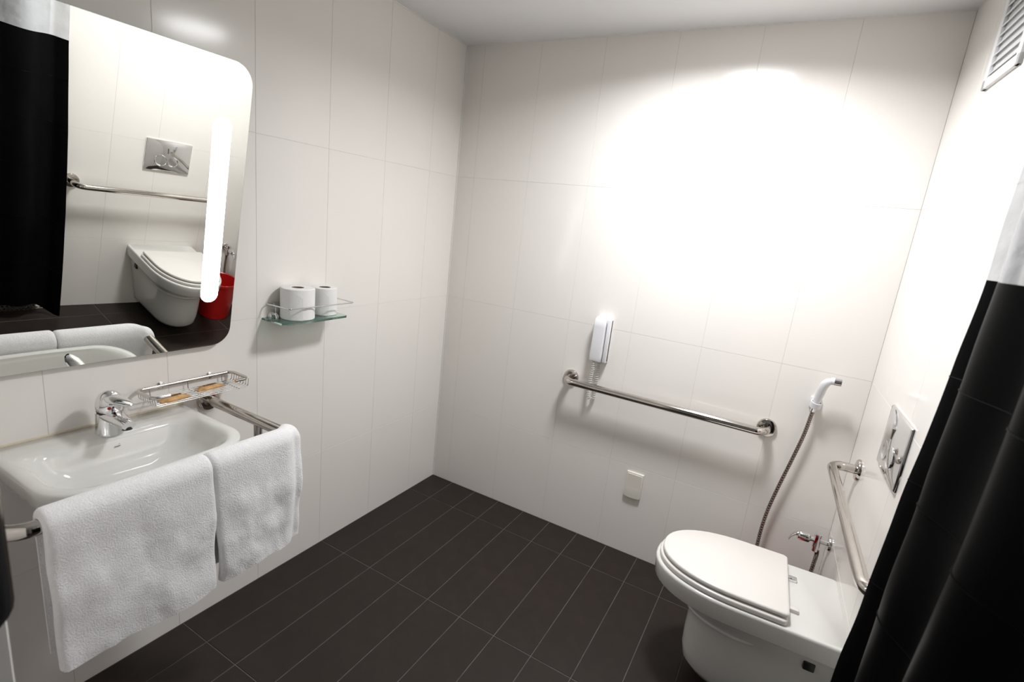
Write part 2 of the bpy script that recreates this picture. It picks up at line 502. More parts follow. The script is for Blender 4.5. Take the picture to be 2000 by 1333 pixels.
mk = plane_matrix((0.1065, BY + 0.006, 0.7785), (0, 1, 0), Vector((-0.40, 0, 0.92)).normalized(), Vector((0.92, 0, 0.40)).normalized())
for a0, a1, b0, b1 in ((-0.008, 0.0, 0.0, 0.002), (0.002, 0.005, 0.0008, 0.0024), (0.0035, 0.0045, 0.006, 0.007)):
    bm = new(); box(bm, (a0, b0, -0.004), (a1, b1, 0.0016), T=mk)
    obj('maker_mark', bm, 'grey_ink', wbn, smooth=False)
bm = new(); tube(bm, [(0.0, BY - 0.237, BZ + 0.001), (0.0, BY + 0.235, BZ + 0.001)], 0.0035, 8)
obj('wall_seal', bm, mat('aged_sealant', (0.66, 0.58, 0.44), 0.6, vary=0.1, scale=20), wbn)
# trap
bm = new(); tube(bm, fillet([(0.213, BY, 0.70), (0.213, BY, 0.52), (0.0, BY, 0.52)], 0.05), 0.016, 14)
obj('waste_pipe', bm, 'chrome', wbn)

# ------------------------------------------------------------------ tap
FX = 0.066; FYP = BY + 0.006
fa = thing('mixer_tap', (FX, FYP, BZ), 'chrome single lever mixer tap on the washbasin ledge', 'tap')
bm = new(); lathe(bm, [(0.0335, -0.003), (0.0335, 0.003), (0.0325, 0.010), (0.0310, 0.025), (0.0300, 0.045), (0.0295, 0.058), (0.0, 0.060)], Matrix.Translation((FX, FYP, BZ)), 36)
obj('body', bm, 'chrome', fa)
p0 = Vector((FX + 0.004, FYP, BZ + 0.052)); p1 = Vector((0.172, FYP, BZ + 0.047))
lv = []
for t, w, h in ((0.0, 0.0275, 0.017), (0.25, 0.0265, 0.016), (0.5, 0.0235, 0.015), (0.75, 0.0200, 0.0145), (0.93, 0.0175, 0.014), (1.0, 0.0168, 0.0125)):
    q = p0.lerp(p1, t)
    lv.append([q + Vector((-0.35 * h * math.sin(2 * PI * k / 24) * -1 * t, w * math.cos(2 * PI * k / 24), h * math.sin(2 * PI * k / 24))) for k in range(24)])
bm = new(); loft(bm, lv); obj('spout', bm, 'chrome', fa)
bm = new(); lathe(bm, [(0.0115, -0.004), (0.0115, 0.004), (0.009, 0.004), (0.009, 0.002), (0.0, 0.002)], axis((0.160, FYP, BZ + 0.0365), (0.1, 0, -1)), 20)
obj('aerator', bm, 'dark', fa)
tl = Matrix.Translation((FX + 0.005, FYP, BZ + 0.062)) @ Matrix.Rotation(0.16, 4, 'Y')
bm = new(); lathe(bm, [(0.0285, -0.004), (0.0295, 0.0), (0.0285, 0.005)], tl, 36)
obj('black_ring', bm, 'black', fa)
bm = new(); lathe(bm, [(0.0300, 0.004), (0.0320, 0.010), (0.0322, 0.020), (0.0300, 0.034), (0.0245, 0.046), (0.0150, 0.054), (0.0060, 0.0575), (0.0, 0.058)], tl, 36)
cap = obj('handle_cap', bm, 'chrome', fa)
lv = []
for t, w, h, zz in ((0.0, 0.018, 0.012, 0.040), (0.025, 0.0215, 0.011, 0.044), (0.05, 0.0215, 0.009, 0.050), (0.075, 0.0185, 0.0065, 0.056), (0.093, 0.0130, 0.0045, 0.0595), (0.102, 0.0075, 0.003, 0.061), (0.1055, 0.003, 0.0015, 0.0615)):
    lv.append([tl @ Vector((t, w * math.cos(2 * PI * k / 20), zz + h * math.sin(2 * PI * k / 20))) for k in range(20)])
bm = new(); loft(bm, lv)
obj('lever', bm, 'chrome', fa)
dp = tl @ Vector((0.0290, -0.0135, 0.022))
bm = new(); lathe(bm, [(0.0042, -0.004), (0.0042, 0.0008), (0.003, 0.0014), (0.0, 0.0016)], axis(dp, (0.9, -0.42, 0.05)), 16)
obj('hot_mark', bm, 'red_dot', cap)

# ------------------------------------------------------------------ rail around the basin
RZ = 0.806; RYR = -1.298; RYL = -1.937; RX = 0.424; RR = 0.016
rl = thing('basin_grab_rail', (0, -1.617, RZ), 'steel U-shaped grab rail running round the front of the washbasin', 'grab rail')
path = fillet([(0.0, RYR, RZ), (RX, RYR, RZ), (RX, RYL, RZ), (0.0, RYL, RZ)], 0.05, 10)
bm = new(); tube(bm, path, RR, 20); obj('rail_tube', bm, 'steel', rl)
def flange(parent, p, d, r=0.036, h=0.012, m='steel'):
    bm = new(); lathe(bm, [(r, -0.002), (r, h * 0.45), (r * 0.93, h * 0.85), (r * 0.75, h), (r * 0.45, h), (0.0, h)], axis(p, d), 32)
    return obj('flange', bm, m, parent)
for y in (RYR, RYL):
    flange(rl, (0.0, y, RZ), (1, 0, 0))
    bm = new(); tube(bm, fillet([(0.262, y, RZ), (0.262, y, 0.672), (0.0, y, 0.672)], 0.035, 8), 0.0125, 16); obj('brace', bm, 'steel', rl)
    flange(rl, (0.0, y, 0.672), (1, 0, 0), 0.030)

# ------------------------------------------------------------------ towels
def bar_x(y):
    """centre line of the front bar at y, following the bends"""
    r = 0.05
    if y > RYR - r:
        k = min(1.0, (y - (RYR - r)) / r); return RX - r + math.sqrt(max(0, r * r - (k * r) ** 2))
    if y < RYL + r:
        k = min(1.0, ((RYL + r) - y) / r); return RX - r + math.sqrt(max(0, r * r - (k * r) ** 2))
    return RX
def towel(y0, y1, zf, zb_, label, seed, thick=0.013, skewf=0.0, right_sag=False, skewl=0.0):
    """closed thick sheet draped over the bar"""
    t = thing('hand_towel', (RX, (y0 + y1) / 2, RZ), label, 'towel', None)
    NY = 46; bm = new()
    def section(y, f, th):
        cx = bar_x(y) if not right_sag else max(bar_x(y), RX - 0.022)
        sag = 0.0
        if right_sag:
            e = max(0.0, (y - (y1 - 0.045)) / 0.045); sag = 0.016 * e ** 2.0
        pts = []
        base = RR + 0.001
        def P(s):
            # centre path param: 0 back bottom .. 1 front bottom ; s in metres along
            return s
        back = []; NB = 22
        for k in range(NB):
            q = k / (NB - 1)
            back.append((-1, zb_ + (RZ - zb_) * q))
        arc = [PI - PI * k / 12 for k in range(13)]
        front = [(1, RZ + (zf - RZ) * k / 29) for k in range(30)]
        def offs(o):
            r = base + o
            L = []
            for s_, z in back:
                hang = (RZ - z)
                n1 = noise.noise(Vector((y * 9 + seed, z * 7, 1.3 + seed))) * 0.006 * min(1, hang / 0.08)
                L.append(Vector((cx - (base + o * (1 - 0.5 * min(1, hang / 0.06))) + n1 * 0.6, y, z - sag * 0.5)))
            for a in arc[1:-1]:
                L.append(Vector((cx + r * math.cos(a), y, RZ + r * math.sin(a) - sag)))
            for s_, z in front:
                hang = (RZ - z)
                hn = min(1, hang / 0.12)
                n1 = (noise.noise(Vector((y * 7 + seed, z * 5, seed))) * 0.014 + noise.noise(Vector((y * 16 + 0.6 * z, z * 13, seed + 4))) * 0.008 + noise.noise(Vector((y * 45, z * 40, seed + 8))) * 0.002) * hn
                belly = 0.004 * math.sin(min(1, hang / 0.33) * PI * 0.8)
                L.append(Vector((cx + r + n1 + belly, y, z - sag * (1 - hang / 0.4) + 0.006 * noise.noise(Vector((y * 10, 3 + seed, 0))) * hang / 0.33)))
            return L
        inner = offs(0.0); outer = offs(th)
        ring = outer + list(reversed(inner))
        # round hems: pull the first/last points together
        res = []
        for p in ring:
            hang = max(0.0, RZ - p.z)
            ya = p.y + skewf * hang / 0.33 * (f if skewf > 0 else (1 - f)) + skewl * hang / 0.33 * (1 - f)
            res.append(Vector((p.x, ya, p.z)))
        return res
    rings = []
    fs = [0.0, 0.008, 0.022, 0.045] + [0.045 + 0.91 * k / NY for k in range(1, NY)] + [0.955, 0.978, 0.992, 1.0]
    for f in fs:
        e = min(f, 1 - f) * (y1 - y0)
        th = thick * (0.35 + 0.65 * math.sqrt(max(0.0, 1 - (1 - min(1, e / 0.011)) ** 2)))
        rings.append(section(y0 + (y1 - y0) * f, f, th))
    loft(bm, rings)
    o = obj('towel_cloth', bm, 'towel', t, angle=75)
    return t
# two layers each: the folded towels hang double
tw1 = towel(-1.884, -1.553, 0.474, 0.492, 'white terry hand towel on the basin rail, the one beside the bare bent tube', 1.0, thick=0.020, skewf=-0.004, skewl=0.006)
tw2 = towel(-1.5525, -1.276, 0.476, 0.500, 'white terry hand towel draped over the rail bend next to the soap basket', 6.0, thick=0.018, right_sag=True, skewl=0.012)
bm = new(); box(bm, (0.452, -1.70, 0.466), (0.4535, -1.682, 0.486)); obj('care_label', bm, 'tag', tw1, smooth=False)

# ------------------------------------------------------------------ soap basket and soaps
bk = thing('soap_basket', (0.0, -1.365, 0.87), 'chromed wire soap basket on the wall beside the tap', 'soap basket')
by0, by1, bz = -1.512, -1.222, 0.889
rim = fillet([(0.082, by0 + 0.055, bz - 0.003), (0.098, by0 + 0.004, bz - 0.002), (0.012, by0, bz), (0.012, by1, bz), (0.098, by1 - 0.004, bz - 0.002), (0.090, by1 - 0.05, bz - 0.003)], [0.014, 0.02, 0.02, 0.014], 6)
rim = fillet([(0.102, by0 + 0.045, bz), (0.102, by0, bz), (0.008, by0, bz), (0.008, by1, bz), (0.102, by1, bz), (0.102, by1 - 0.045, bz)], 0.018, 6)
bm = new(); tube(bm, rim, 0.0052, 12); obj('rim', bm, 'steel', bk)
zf_ = bz - 0.026
for k in range(8):
    x = 0.016 + k * 0.0128
    top = bz - 0.002 if k < 7 else bz - 0.002
    bm = new()
    e = 0.004
    tube(bm, fillet([(x, by0 + 0.001, bz), (x, by0 + e, zf_), (x, by1 - e, zf_), (x, by1 - 0.001, bz)], 0.009, 4), 0.0013, 8)
    obj('long_wire', bm, 'wire', bk)
for y in (by0 + 0.035, (by0 + by1) / 2, by1 - 0.035):
    bm = new(); tube(bm, fillet([(0.010, y, bz), (0.013, y, zf_ - 0.002), (0.106, y, zf_ - 0.002)], 0.008, 4), 0.0015, 8)
    obj('cross_wire', bm, 'wire', bk)
for y in (by0 + 0.07, by1 - 0.07):
    bm = new(); lathe(bm, [(0.011, -0.002), (0.011, 0.004), (0.008, 0.006), (0.0, 0.006)], axis((0, y, bz), (1, 0, 0)), 20); obj('wall_mount', bm, 'wire', bk)

def soap(cx, cy, rot, label, tilt=0.0, word='Bnoara'):
    t = thing('wrapped_soap', (cx, cy, zf_ + 0.0015), label, 'soap')
    R = Matrix.Translation((cx, cy, zf_ + 0.0013)) @ Matrix.Rotation(rot, 4, 'Z') @ Matrix.Rotation(tilt, 4, 'X')
    rings = []
    L = 0.031
    for a, w, h in ((-L - 0.012, 0.013, 0.0012), (-L - 0.004, 0.0145, 0.0018), (-L, 0.0165, 0.005), (-L + 0.005, 0.0185, 0.008), (-0.01, 0.0195, 0.0092), (0.01, 0.0195, 0.0092), (L - 0.005, 0.0185, 0.008), (L, 0.0165, 0.005), (L + 0.004, 0.0145, 0.0018), (L + 0.012, 0.013, 0.0012)):
        ring = []
        for k in range(20):
            tt = 2 * PI * k / 20; c, s = math.cos(tt), math.sin(tt)
            ex = 0.45
            ring.append(R @ Vector((a, w * math.copysign(abs(c) ** ex, c), h * 0.5 + h * 0.5 * math.copysign(abs(s) ** ex, s) + 0.0005 * random.random())))
        rings.append(ring)
    bm = new(); loft(bm, rings); obj('wrapper', bm, 'soapwrap', t)
    fc = bpy.data.curves.new('print', 'FONT'); fc.body = word; fc.size = 0.0150; fc.align_x = 'CENTER'; fc.align_y = 'CENTER'; fc.extrude = 0.0001; fc.offset = 0.0006
    fo = bpy.data.objects.new('print', fc); col.objects.link(fo)
    dg = bpy.context.evaluated_depsgraph_get(); me = bpy.data.meshes.new_from_object(fo.evaluated_get(dg))
    bpy.data.objects.remove(fo)
    mo = bpy.data.objects.new('print', me); col.objects.link(mo); me.materials.clear(); me.materials.append(M['ink'])
    mo.parent = t; mo.matrix_local = Matrix.Translation(-t.location) @ R @ Matrix.Translation((0, 0.005, 0.0105))
    return t
soap(0.052, -1.318, PI / 2 + 0.12, 'amber wrapped guest soap in the wire basket, at the basket end near the rail flange')
soap(0.074, -1.440, PI / 2 + 0.10, 'amber wrapped guest soap in the wire basket, at the basket end near the tap', 0.06)

# ------------------------------------------------------------------ glass shelf and rolls
sh = thing('glass_shelf', (0, -0.955, 1.06), 'small green glass wall shelf with a chrome wire guard', 'shelf')
gy0, gy1, gz = -1.100, -0.812, 1.062
def shelf_outline():
    pts = [(-0.001, gy0), (0.075, gy0), (0.112, gy0 + 0.035), (0.125, gy0 + 0.075), (0.128, (gy0 + gy1) / 2), (0.125, gy1 - 0.075 + 0.05), (0.118, gy1), (-0.001, gy1)]
    pts = [(0.001, gy0), (0.108, gy0), (0.124, gy0 + 0.016), (0.128, (gy0 + gy1) / 2), (0.124, gy1 - 0.012), (0.113, gy1), (0.001, gy1)]
    return pts
bm = new(); slab(bm, shelf_outline(), lambda a, b, d: Vector((a, b, d)), gz - 0.007, gz, 0.0008); obj('glass_plate', bm, 'glass', sh, angle=20)
wy0, wy1, wz = -1.085, -0.790, 1.112
bm = new(); tube(bm, fillet([(0.006, wy0 + 0.012, wz + 0.002), (0.020, wy0 - 0.006, wz + 0.002), (0.1262, wy0, wz), (0.1262, wy1, wz), (0.020, wy1 + 0.006, wz), (0.006, wy1 - 0.006, wz)], 0.010, 6), 0.0022, 10); obj('guard_wire', bm, 'wire', sh)
bm = new(); tube(bm, [(0.006, wy0 + 0.012, wz + 0.002), (0.006, wy1 - 0.006, wz)], 0.0022, 10); obj('guard_wire', bm, 'wire', sh)
for y in (gy0 + 0.040, gy1 - 0.040):
    bm = new(); lathe(bm, [(0.016, -0.002), (0.016, 0.006), (0.013, 0.012), (0.008, 0.016), (0.0, 0.016)], axis((0, y, gz + 0.004), (1, 0, 0)), 24); o = obj('bracket', bm, 'chrome', sh)
    bm = new(); tube(bm, [(0.010, y, gz - 0.012), (0.026, y, gz - 0.012), (0.030, y, gz - 0.006), (0.030, y, gz + 0.006), (0.024, y, gz + 0.012), (0.010, y, gz + 0.012)], 0.006, 12); obj('clip', bm, 'chrome', o)
    bm = new(); tube(bm, [(0.022, y, gz + 0.004), (0.022, y, wz - 0.015), (0.010, y, wz + 0.001)], 0.002, 10); obj('post', bm, 'wire', o)
def roll(cx, cy, r, h, label):
    z0 = gz + 0.0002
    t = thing('toilet_roll', (cx, cy, z0), label, 'toilet roll', None)
    T = Matrix.Translation((cx, cy, z0))
    bm = new(); lathe(bm, [(0.0215, 0.0), (r - 0.002, 0.0), (r, 0.002), (r, h - 0.002), (r - 0.002, h), (0.0215, h), (0.0215, h - 0.02)], T, 48)
    obj('paper', bm, 'paper', t)
    bm = new(); lathe(bm, [(0.0218, 0.001), (0.0218, h - 0.0008), (0.0205, h - 0.0008), (0.0205, 0.003), (0.0, 0.003)], T, 32)
    obj('core', bm, 'card', t)
    # loose outer sheet
    bm = new(); a0 = -1.1; rings = []
    for k in range(9):
        a = a0 + k * 0.09; rr = r + 0.0006 + 0.003 * (k / 8) ** 2
        rings.append([T @ Vector((rr * math.cos(a), rr * math.sin(a), 0.001)), T @ Vector(((rr - 0.0005) * math.cos(a), (rr - 0.0005) * math.sin(a), 0.001)),
                      T @ Vector(((rr - 0.0005) * math.cos(a), (rr - 0.0005) * math.sin(a), h - 0.001 - 0.03 * (k / 8))), T @ Vector((rr * math.cos(a), rr * math.sin(a), h - 0.001 - 0.03 * (k / 8)))])
    loft(bm, rings); obj('loose_sheet', bm, 'paper', t)
roll(0.0600, -0.998, 0.0590, 0.112, 'thicker white toilet roll standing on the glass shelf')
roll(0.050, -0.868, 0.0455, 0.104, 'thinner white toilet roll standing on the glass shelf')

# ------------------------------------------------------------------ back wall: phone, grab bar, plate, spray
ph = thing('entry_phone', (0.89, 0, 0.905), 'white wall entry phone handset with a coiled cord above the grab bar', 'phone')
bm = new(); box(bm, (0.858, -0.030, 0.903), (0.934, 0.001, 1.112), 0.006, 3); box(bm, (0.9185, -0.043, 0.908), (0.934, -0.010, 1.106), 0.003, 2); obj('phone_base', bm, 'plastic', ph)
rings = []
for z, yy, w in ((0.906, 0.045, 0.026), (0.910, 0.050, 0.0275), (0.93, 0.054, 0.0285), (1.0, 0.050, 0.028), (1.07, 0.053, 0.028), (1.098, 0.050, 0.0275), (1.110, 0.040, 0.025)):
    rings.append([Vector((0.886 + a, -b, z)) for a, b in rrect2(-w, w, 0.026, yy, 0.006, 4)])
bm = new(); loft(bm, rings); hs = obj('handset', bm, 'plastic', ph)
cpath = spline([(0.882, -0.038, 0.905), (0.880, -0.036, 0.872), (0.876, -0.034, 0.83), (0.873, -0.032, 0.785), (0.874, -0.030, 0.735), (0.888, -0.026, 0.718), (0.898, -0.018, 0.735), (0.897, -0.010, 0.80), (0.894, -0.008, 0.86), (0.893, -0.010, 0.906)], 8)
# coiled
dense = []
tot = sum((b - a).length for a, b in zip(cpath[:-1], cpath[1:]))
fr = frames(cpath); acc = 0
coil = []
NT = 36
for i in range(len(cpath) - 1):
    a, b = cpath[i], cpath[i + 1]; L = (b - a).length; n = 12
    for k in range(n):
        s = (acc + L * k / n) / tot; ang = 2 * PI * NT * s
        p = a.lerp(b, k / n); u, v = fr[i]
        coil.append(p + (u * math.cos(ang) + v * math.sin(ang)) * 0.0068)
    acc += L
bm = new(); tube(bm, coil, 0.0017, 6); obj('coiled_cord', bm, 'cord', ph)

gb_ = thing('wall_grab_bar', (1.20, 0, 0.79), 'long horizontal polished steel grab bar under the entry phone', 'grab bar')
gz2 = 0.792
bm = new(); tube(bm, fillet([(0.768, 0.0, gz2), (0.768, -0.078, gz2), (1.630, -0.078, gz2), (1.630, 0.0, gz2)], 0.062, 10), 0.0165, 20); obj('bar', bm, 'steel', gb_)
for x in (0.768, 1.630): flange(gb_, (x, 0.0, gz2), (0, -1, 0), 0.038)

sp_ = thing('blank_cover_plate', (1.15, 0, 0.30), 'cream plastic blank cover plate low on the tiled wall', 'cover plate')
bm = new()
rings = []
for z, d in ((0.4195, 0.006), (0.418, 0.008), (0.36, 0.010), (0.305, 0.014), (0.2985, 0.013)):
    ring = []
    for k in range(13):
        a = -1 + 2 * k / 12; zz = z - (0.005 * (1 - a * a) if z < 0.31 else 0)
        ring.append(Vector((1.150 + 0.039 * a, -d + 0.001 * (abs(a) > 0.95), zz)))
    ring += [Vector((1.150 + 0.039 * a, 0.001, z - (0.005 * (1 - a * a) if z < 0.31 else 0))) for a in [1 - 2 * k / 12 for k in range(13)]]
    rings.append(ring)
loft(bm, rings); obj('plate', bm, 'cream_plastic', sp_, angle=35)
bm = new(); box(bm, (1.116, -0.0107, 0.312), (1.184, -0.0065, 0.412), 0.0008, 1); obj('insert', bm, 'cream_plastic', sp_)

hd = thing('spray_holder', (1.768, 0, 0.93), 'small white clip on the wall holding the hand spray', 'holder')
bm = new(); box(bm, (1.752, -0.014, 0.920), (1.790, 0.001, 0.962), 0.004, 2); obj('wall_plate', bm, 'plastic', hd)
bm = new()
ringp = axis((1.771, -0.036, 0.930), (0.10, -0.28, 1))
lathe(bm, [(0.0135, 0.0), (0.019, 0.0), (0.0195, 0.024), (0.0155, 0.024), (0.0135, 0.0)], ringp, 24); obj('clip_ring', bm, 'plastic', hd)
hsv = thing('hand_spray', (1.771, -0.036, 0.93), 'white bidet hand spray with chrome nozzle and metal hose', 'hand spray')
hp = spline([(1.7715, -0.038, 0.936), (1.775, -0.050, 0.975), (1.780, -0.064, 1.018), (1.788, -0.072, 1.040), (1.802, -0.076, 1.050)], 6)
bm = new(); tube(bm, hp, [0.0115 + 0.0035 * math.sin(PI * k / (len(hp) - 1)) for k in range(len(hp))], 18); obj('handle', bm, 'plastic', hsv)
bm = new(); tube(bm, [(1.798, -0.0752, 1.0495), (1.812, -0.077, 1.051)], 0.0135, 18); obj('collar', bm, 'plastic', hsv)
bm = new(); tube(bm, [(1.810, -0.0768, 1.0508), (1.832, -0.079, 1.052)], 0.0145, 20); obj('nozzle', bm, 'chrome', hsv)
bm = new(); tube(bm, [(1.7690, -0.031, 0.912), (1.7715, -0.038, 0.937)], 0.0098, 16); obj('hose_nut', bm, 'chrome', hsv)
hpts = spline([(1.769, -0.031, 0.914), (1.760, -0.030, 0.81), (1.741, -0.030, 0.694), (1.720, -0.030, 0.575), (1.702, -0.030, 0.452), (1.696, -0.032, 0.33), (1.702, -0.036, 0.22), (1.735, -0.040, 0.125), (1.80, -0.048, 0.085), (1.862, -0.060, 0.13), (1.890, -0.072, 0.24), (1.897, -0.076, 0.35), (1.896, -0.076, 0.385)], 22)
bm = new(); tube(bm, hpts, [0.0060 if k % 2 else 0.0080 for k in range(len(hpts))], 10); obj('hose', bm, 'hose', hsv, smooth=False)

va = thing('spray_valve', (1.93, -0.074, 0.425), 'chrome lever valve on the tiled wall beside the toilet', 'valve')
vp = RW(0, 0.074, 0.425)
flange(va, vp, RN, 0.027, 0.012, 'chrome')
bm = new(); tube(bm, [vp + RN * 0.005, vp + RN * 0.075], 0.0095, 16); vb = obj('valve_body', bm, 'chrome', va)
c = vp + RN * 0.046
bm = new(); lathe(bm, [(0.011, -0.045), (0.011, -0.028), (0.0135, -0.027), (0.0135, -0.014), (0.012, 0.012), (0.0135, 0.014), (0.0135, 0.027), (0.010, 0.031), (0.0, 0.031)], Matrix.Translation(c), 24); obj('tee', bm, 'chrome', va)
bm = new(); tube(bm, [vp + RN * 0.070, vp + RN * 0.074, vp + RN * 0.105, vp + RN * 0.112], [0.014, 0.0185, 0.0185, 0.015], 24); kn = obj('knob', bm, 'chrome', va)
lev = []
for t, zz, w, h in ((0.098, 0.004, 0.012, 0.010), (0.112, 0.006, 0.012, 0.008), (0.124, 0.000, 0.0115, 0.005), (0.134, -0.014, 0.010, 0.0035), (0.139, -0.030, 0.007, 0.003)):
    lev.append([vp + RN * (t + h * 0.5 * math.cos(2 * PI * k / 14)) + RT * (w * math.sin(2 * PI * k / 14)) + Vector((0, 0, zz + h * math.cos(2 * PI * k / 14))) for k in range(14)])
bm = new(); loft(bm, lev); obj('lever', bm, 'chrome', va)

# ------------------------------------------------------------------ right wall: toilet
TV = 0.482                                  # centre along the wall
to = thing('toilet', RW(0.0, TV, 0.03), 'white ceramic wall-hung toilet with closed lid', 'toilet')
def dring(f, w, z, rear=0.0, wr=None, ex=2.3, rc=0.012, n=26):
    """D outline: straight rear, tapering sides, rounded front at distance f"""
    wr = w if wr is None else wr
    s0 = f - min(w * 1.55, f * 0.75)        # where the front curve starts
    pts = []
    for k in range(5):
        t = PI / 2 * k / 4; pts.append((rear + rc - rc * math.cos(t), -(wr - rc) - rc * math.sin(t)))
    for k in range(1, 7): q = k / 7; pts.append((rear + rc + (s0 - rear - rc) * q, -(wr + (w - wr) * q)))
    for k in range(n + 1):
        t = -PI / 2 + PI * k / n; c, s = math.cos(t), math.sin(t)
        pts.append((s0 + (f - s0) * abs(c) ** (2 / ex), w * math.copysign(abs(s) ** (2 / ex), s)))
    for k in range(6, 0, -1): q = k / 7; pts.append((rear + rc + (s0 - rear - rc) * q, (wr + (w - wr) * q)))
    for k in range(4, -1, -1):
        t = PI / 2 * k / 4; pts.append((rear + rc - rc * math.cos(t), (wr - rc) + rc * math.sin(t)))
    return [RW(u, TV + v, z) for u, v in pts]
# bowl with cove under a thick rim
rings = []
for z, f, w, wr in ((0.034, 0.335, 0.070, 0.095), (0.036, 0.370, 0.090, 0.106), (0.046, 0.405, 0.104, 0.113), (0.068, 0.425, 0.112, 0.118), (0.11, 0.433, 0.117, 0.125), (0.17, 0.434, 0.120, 0.136),
                     (0.225, 0.433, 0.122, 0.146), (0.255, 0.436, 0.125, 0.152), (0.282, 0.450, 0.132, 0.157), (0.305, 0.475, 0.144, 0.161), (0.325, 0.505, 0.152, 0.160), (0.340, 0.528, 0.160, 0.163), (0.3455, 0.540, 0.166, 0.168),
                     (0.347, 0.560, 0.178, 0.179), (0.349, 0.566, 0.1815, 0.1825), (0.354, 0.570, 0.1838, 0.1845), (0.406, 0.575, 0.185, 0.1855), (0.4115, 0.5735, 0.184, 0.1845), (0.4142, 0.5705, 0.1815, 0.182), (0.415, 0.566, 0.177, 0.178)):
    rings.append(dring(f, w, z, -0.001, wr, 2.25))
bm = new(); loft(bm, rings); bowl = obj('bowl', bm, 'ceramic', to, angle=50)
# moulded lip under the rim, running round the front of the bowl
lip = [p for p in dring(0.447, 0.1305, 0.278, 0.0, 0.157, 2.25) if (p - R0).dot(RN) > 0.225]
lip = [lip[0] + RN * -0.035 + Vector((0, 0, 0.040)), lip[0] + RN * -0.016 + Vector((0, 0, 0.006))] + lip[1:-1] + [lip[-1] + RN * -0.016 + Vector((0, 0, 0.006)), lip[-1] + RN * -0.035 + Vector((0, 0, 0.040))]
bm = new(); tube(bm, spline(lip, 3), 0.0062, 12); obj('moulded_lip', bm, 'ceramic', to)
# seat ring and lid
def plate(f, w, rear, z0, z1, r, ex=2.2, wr=None):
    return [dring(f - r, w - r, z0, rear + r, (wr or w) - r, ex, 0.012), dring(f, w, z0 + r * 0.6, rear, wr or w, ex, 0.014), dring(f, w, z1 - r, rear, wr or w, ex, 0.014), dring(f - r * 0.35, w - r * 0.35, z1 - r * 0.3, rear + r * 0.35, (wr or w) - r * 0.35, ex, 0.013), dring(f - r * 1.2, w - r * 1.2, z1, rear + r * 1.2, (wr or w) - r * 1.2, ex, 0.012)]
bm = new(); loft(bm, plate(0.564, 0.1775, 0.160, 0.4165, 0.4340, 0.004)); obj('seat', bm, 'seat', to, angle=50)
bm = new(); loft(bm, plate(0.556, 0.1695, 0.158, 0.4380, 0.4530, 0.005)); obj('lid', bm, 'seat', to, angle=50)
for v in (-0.085, 0.085):
    bm = new(); box(bm, (0.126, TV + v - 0.010, 0.4135), (0.168, TV + v + 0.010, 0.428), 0.004, 2, T=RWM)
    obj('hinge', bm, 'chrome' if v < 0 else 'seat', to)
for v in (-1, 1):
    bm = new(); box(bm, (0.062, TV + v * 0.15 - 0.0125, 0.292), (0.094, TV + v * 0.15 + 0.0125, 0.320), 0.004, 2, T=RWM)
    o = obj('bolt_hole_shade', bm, 'black', to)  # black box painted in for the shade inside an open bolt hole

# flush plate
fp = thing('flush_plate', RW(0, 0.515, 0.90), 'chrome dual flush plate on the wall above the toilet', 'flush plate')
pv0, pv1, pz0, pz1 = 0.392, 0.637, 0.902, 1.085
rings = []
for d, ins in ((-0.001, 0.0), (0.006, 0.0), (0.0095, 0.003)):
    rings.append([RW(d, a, b) for a, b in rrect2(pv0 + ins, pv1 - ins, pz0 + ins, pz1 - ins, 0.004, 3)])
bm = new()
loft(bm, rings, True, True, False)
# gently domed face
NA, NB_ = 24, 16
gv = [[None] * (NB_ + 1) for _ in range(NA + 1)]
for i in range(NA + 1):
    for j in range(NB_ + 1):
        a = i / NA; b = j / NB_
        dome = 0.010 * (1 - (2 * a - 1) ** 2) * (1 - (2 * b - 1) ** 2) ** 0.5 if 0 < b < 1 else 0.0
        gv[i][j] = bm.verts.new(RW(0.0092 + dome, pv0 + 0.002 + (pv1 - pv0 - 0.004) * a, pz0 + 0.002 + (pz1 - pz0 - 0.004) * b))
for i in range(NA):
    for j in range(NB_): bm.faces.new((gv[i][j], gv[i + 1][j], gv[i + 1][j + 1], gv[i][j + 1]))
obj('plate', bm, 'chrome', fp, angle=50)
for va_, r in ((0.492, 0.030), (0.556, 0.034)):
    bm = new(); c = RW(0.0145, va_, 0.968)
    lathe(bm, [(r, -0.008), (r, 0.0035), (r - 0.002, 0.005), (r - 0.005, 0.004), (r - 0.008, 0.001), (0.0, -0.0)], axis(c, RN), 36)
    o = obj('button', bm, 'chrome', fp)
bm = new(); tube(bm, [RW(0.018, 0.522, 1.015), RW(0.019, 0.523, 1.045)], 0.004, 12); obj('emblem', bm, 'steel', fp)

# grab bar beside toilet
g2 = thing('toilet_grab_bar', RW(0, 0.56, 0.775), 'steel grab bar on the wall above the toilet, below the flush plate', 'grab bar')
bz2 = 0.780
bm = new(); tube(bm, fillet([RW(0, 0.178, bz2), RW(0.085, 0.178, bz2), RW(0.085, 0.962, bz2), RW(0, 0.962, bz2)], 0.05, 10), 0.016, 20); obj('bar', bm, 'steel', g2)
for v in (0.178, 0.962): flange(g2, RW(0, v, bz2), RN, 0.038)

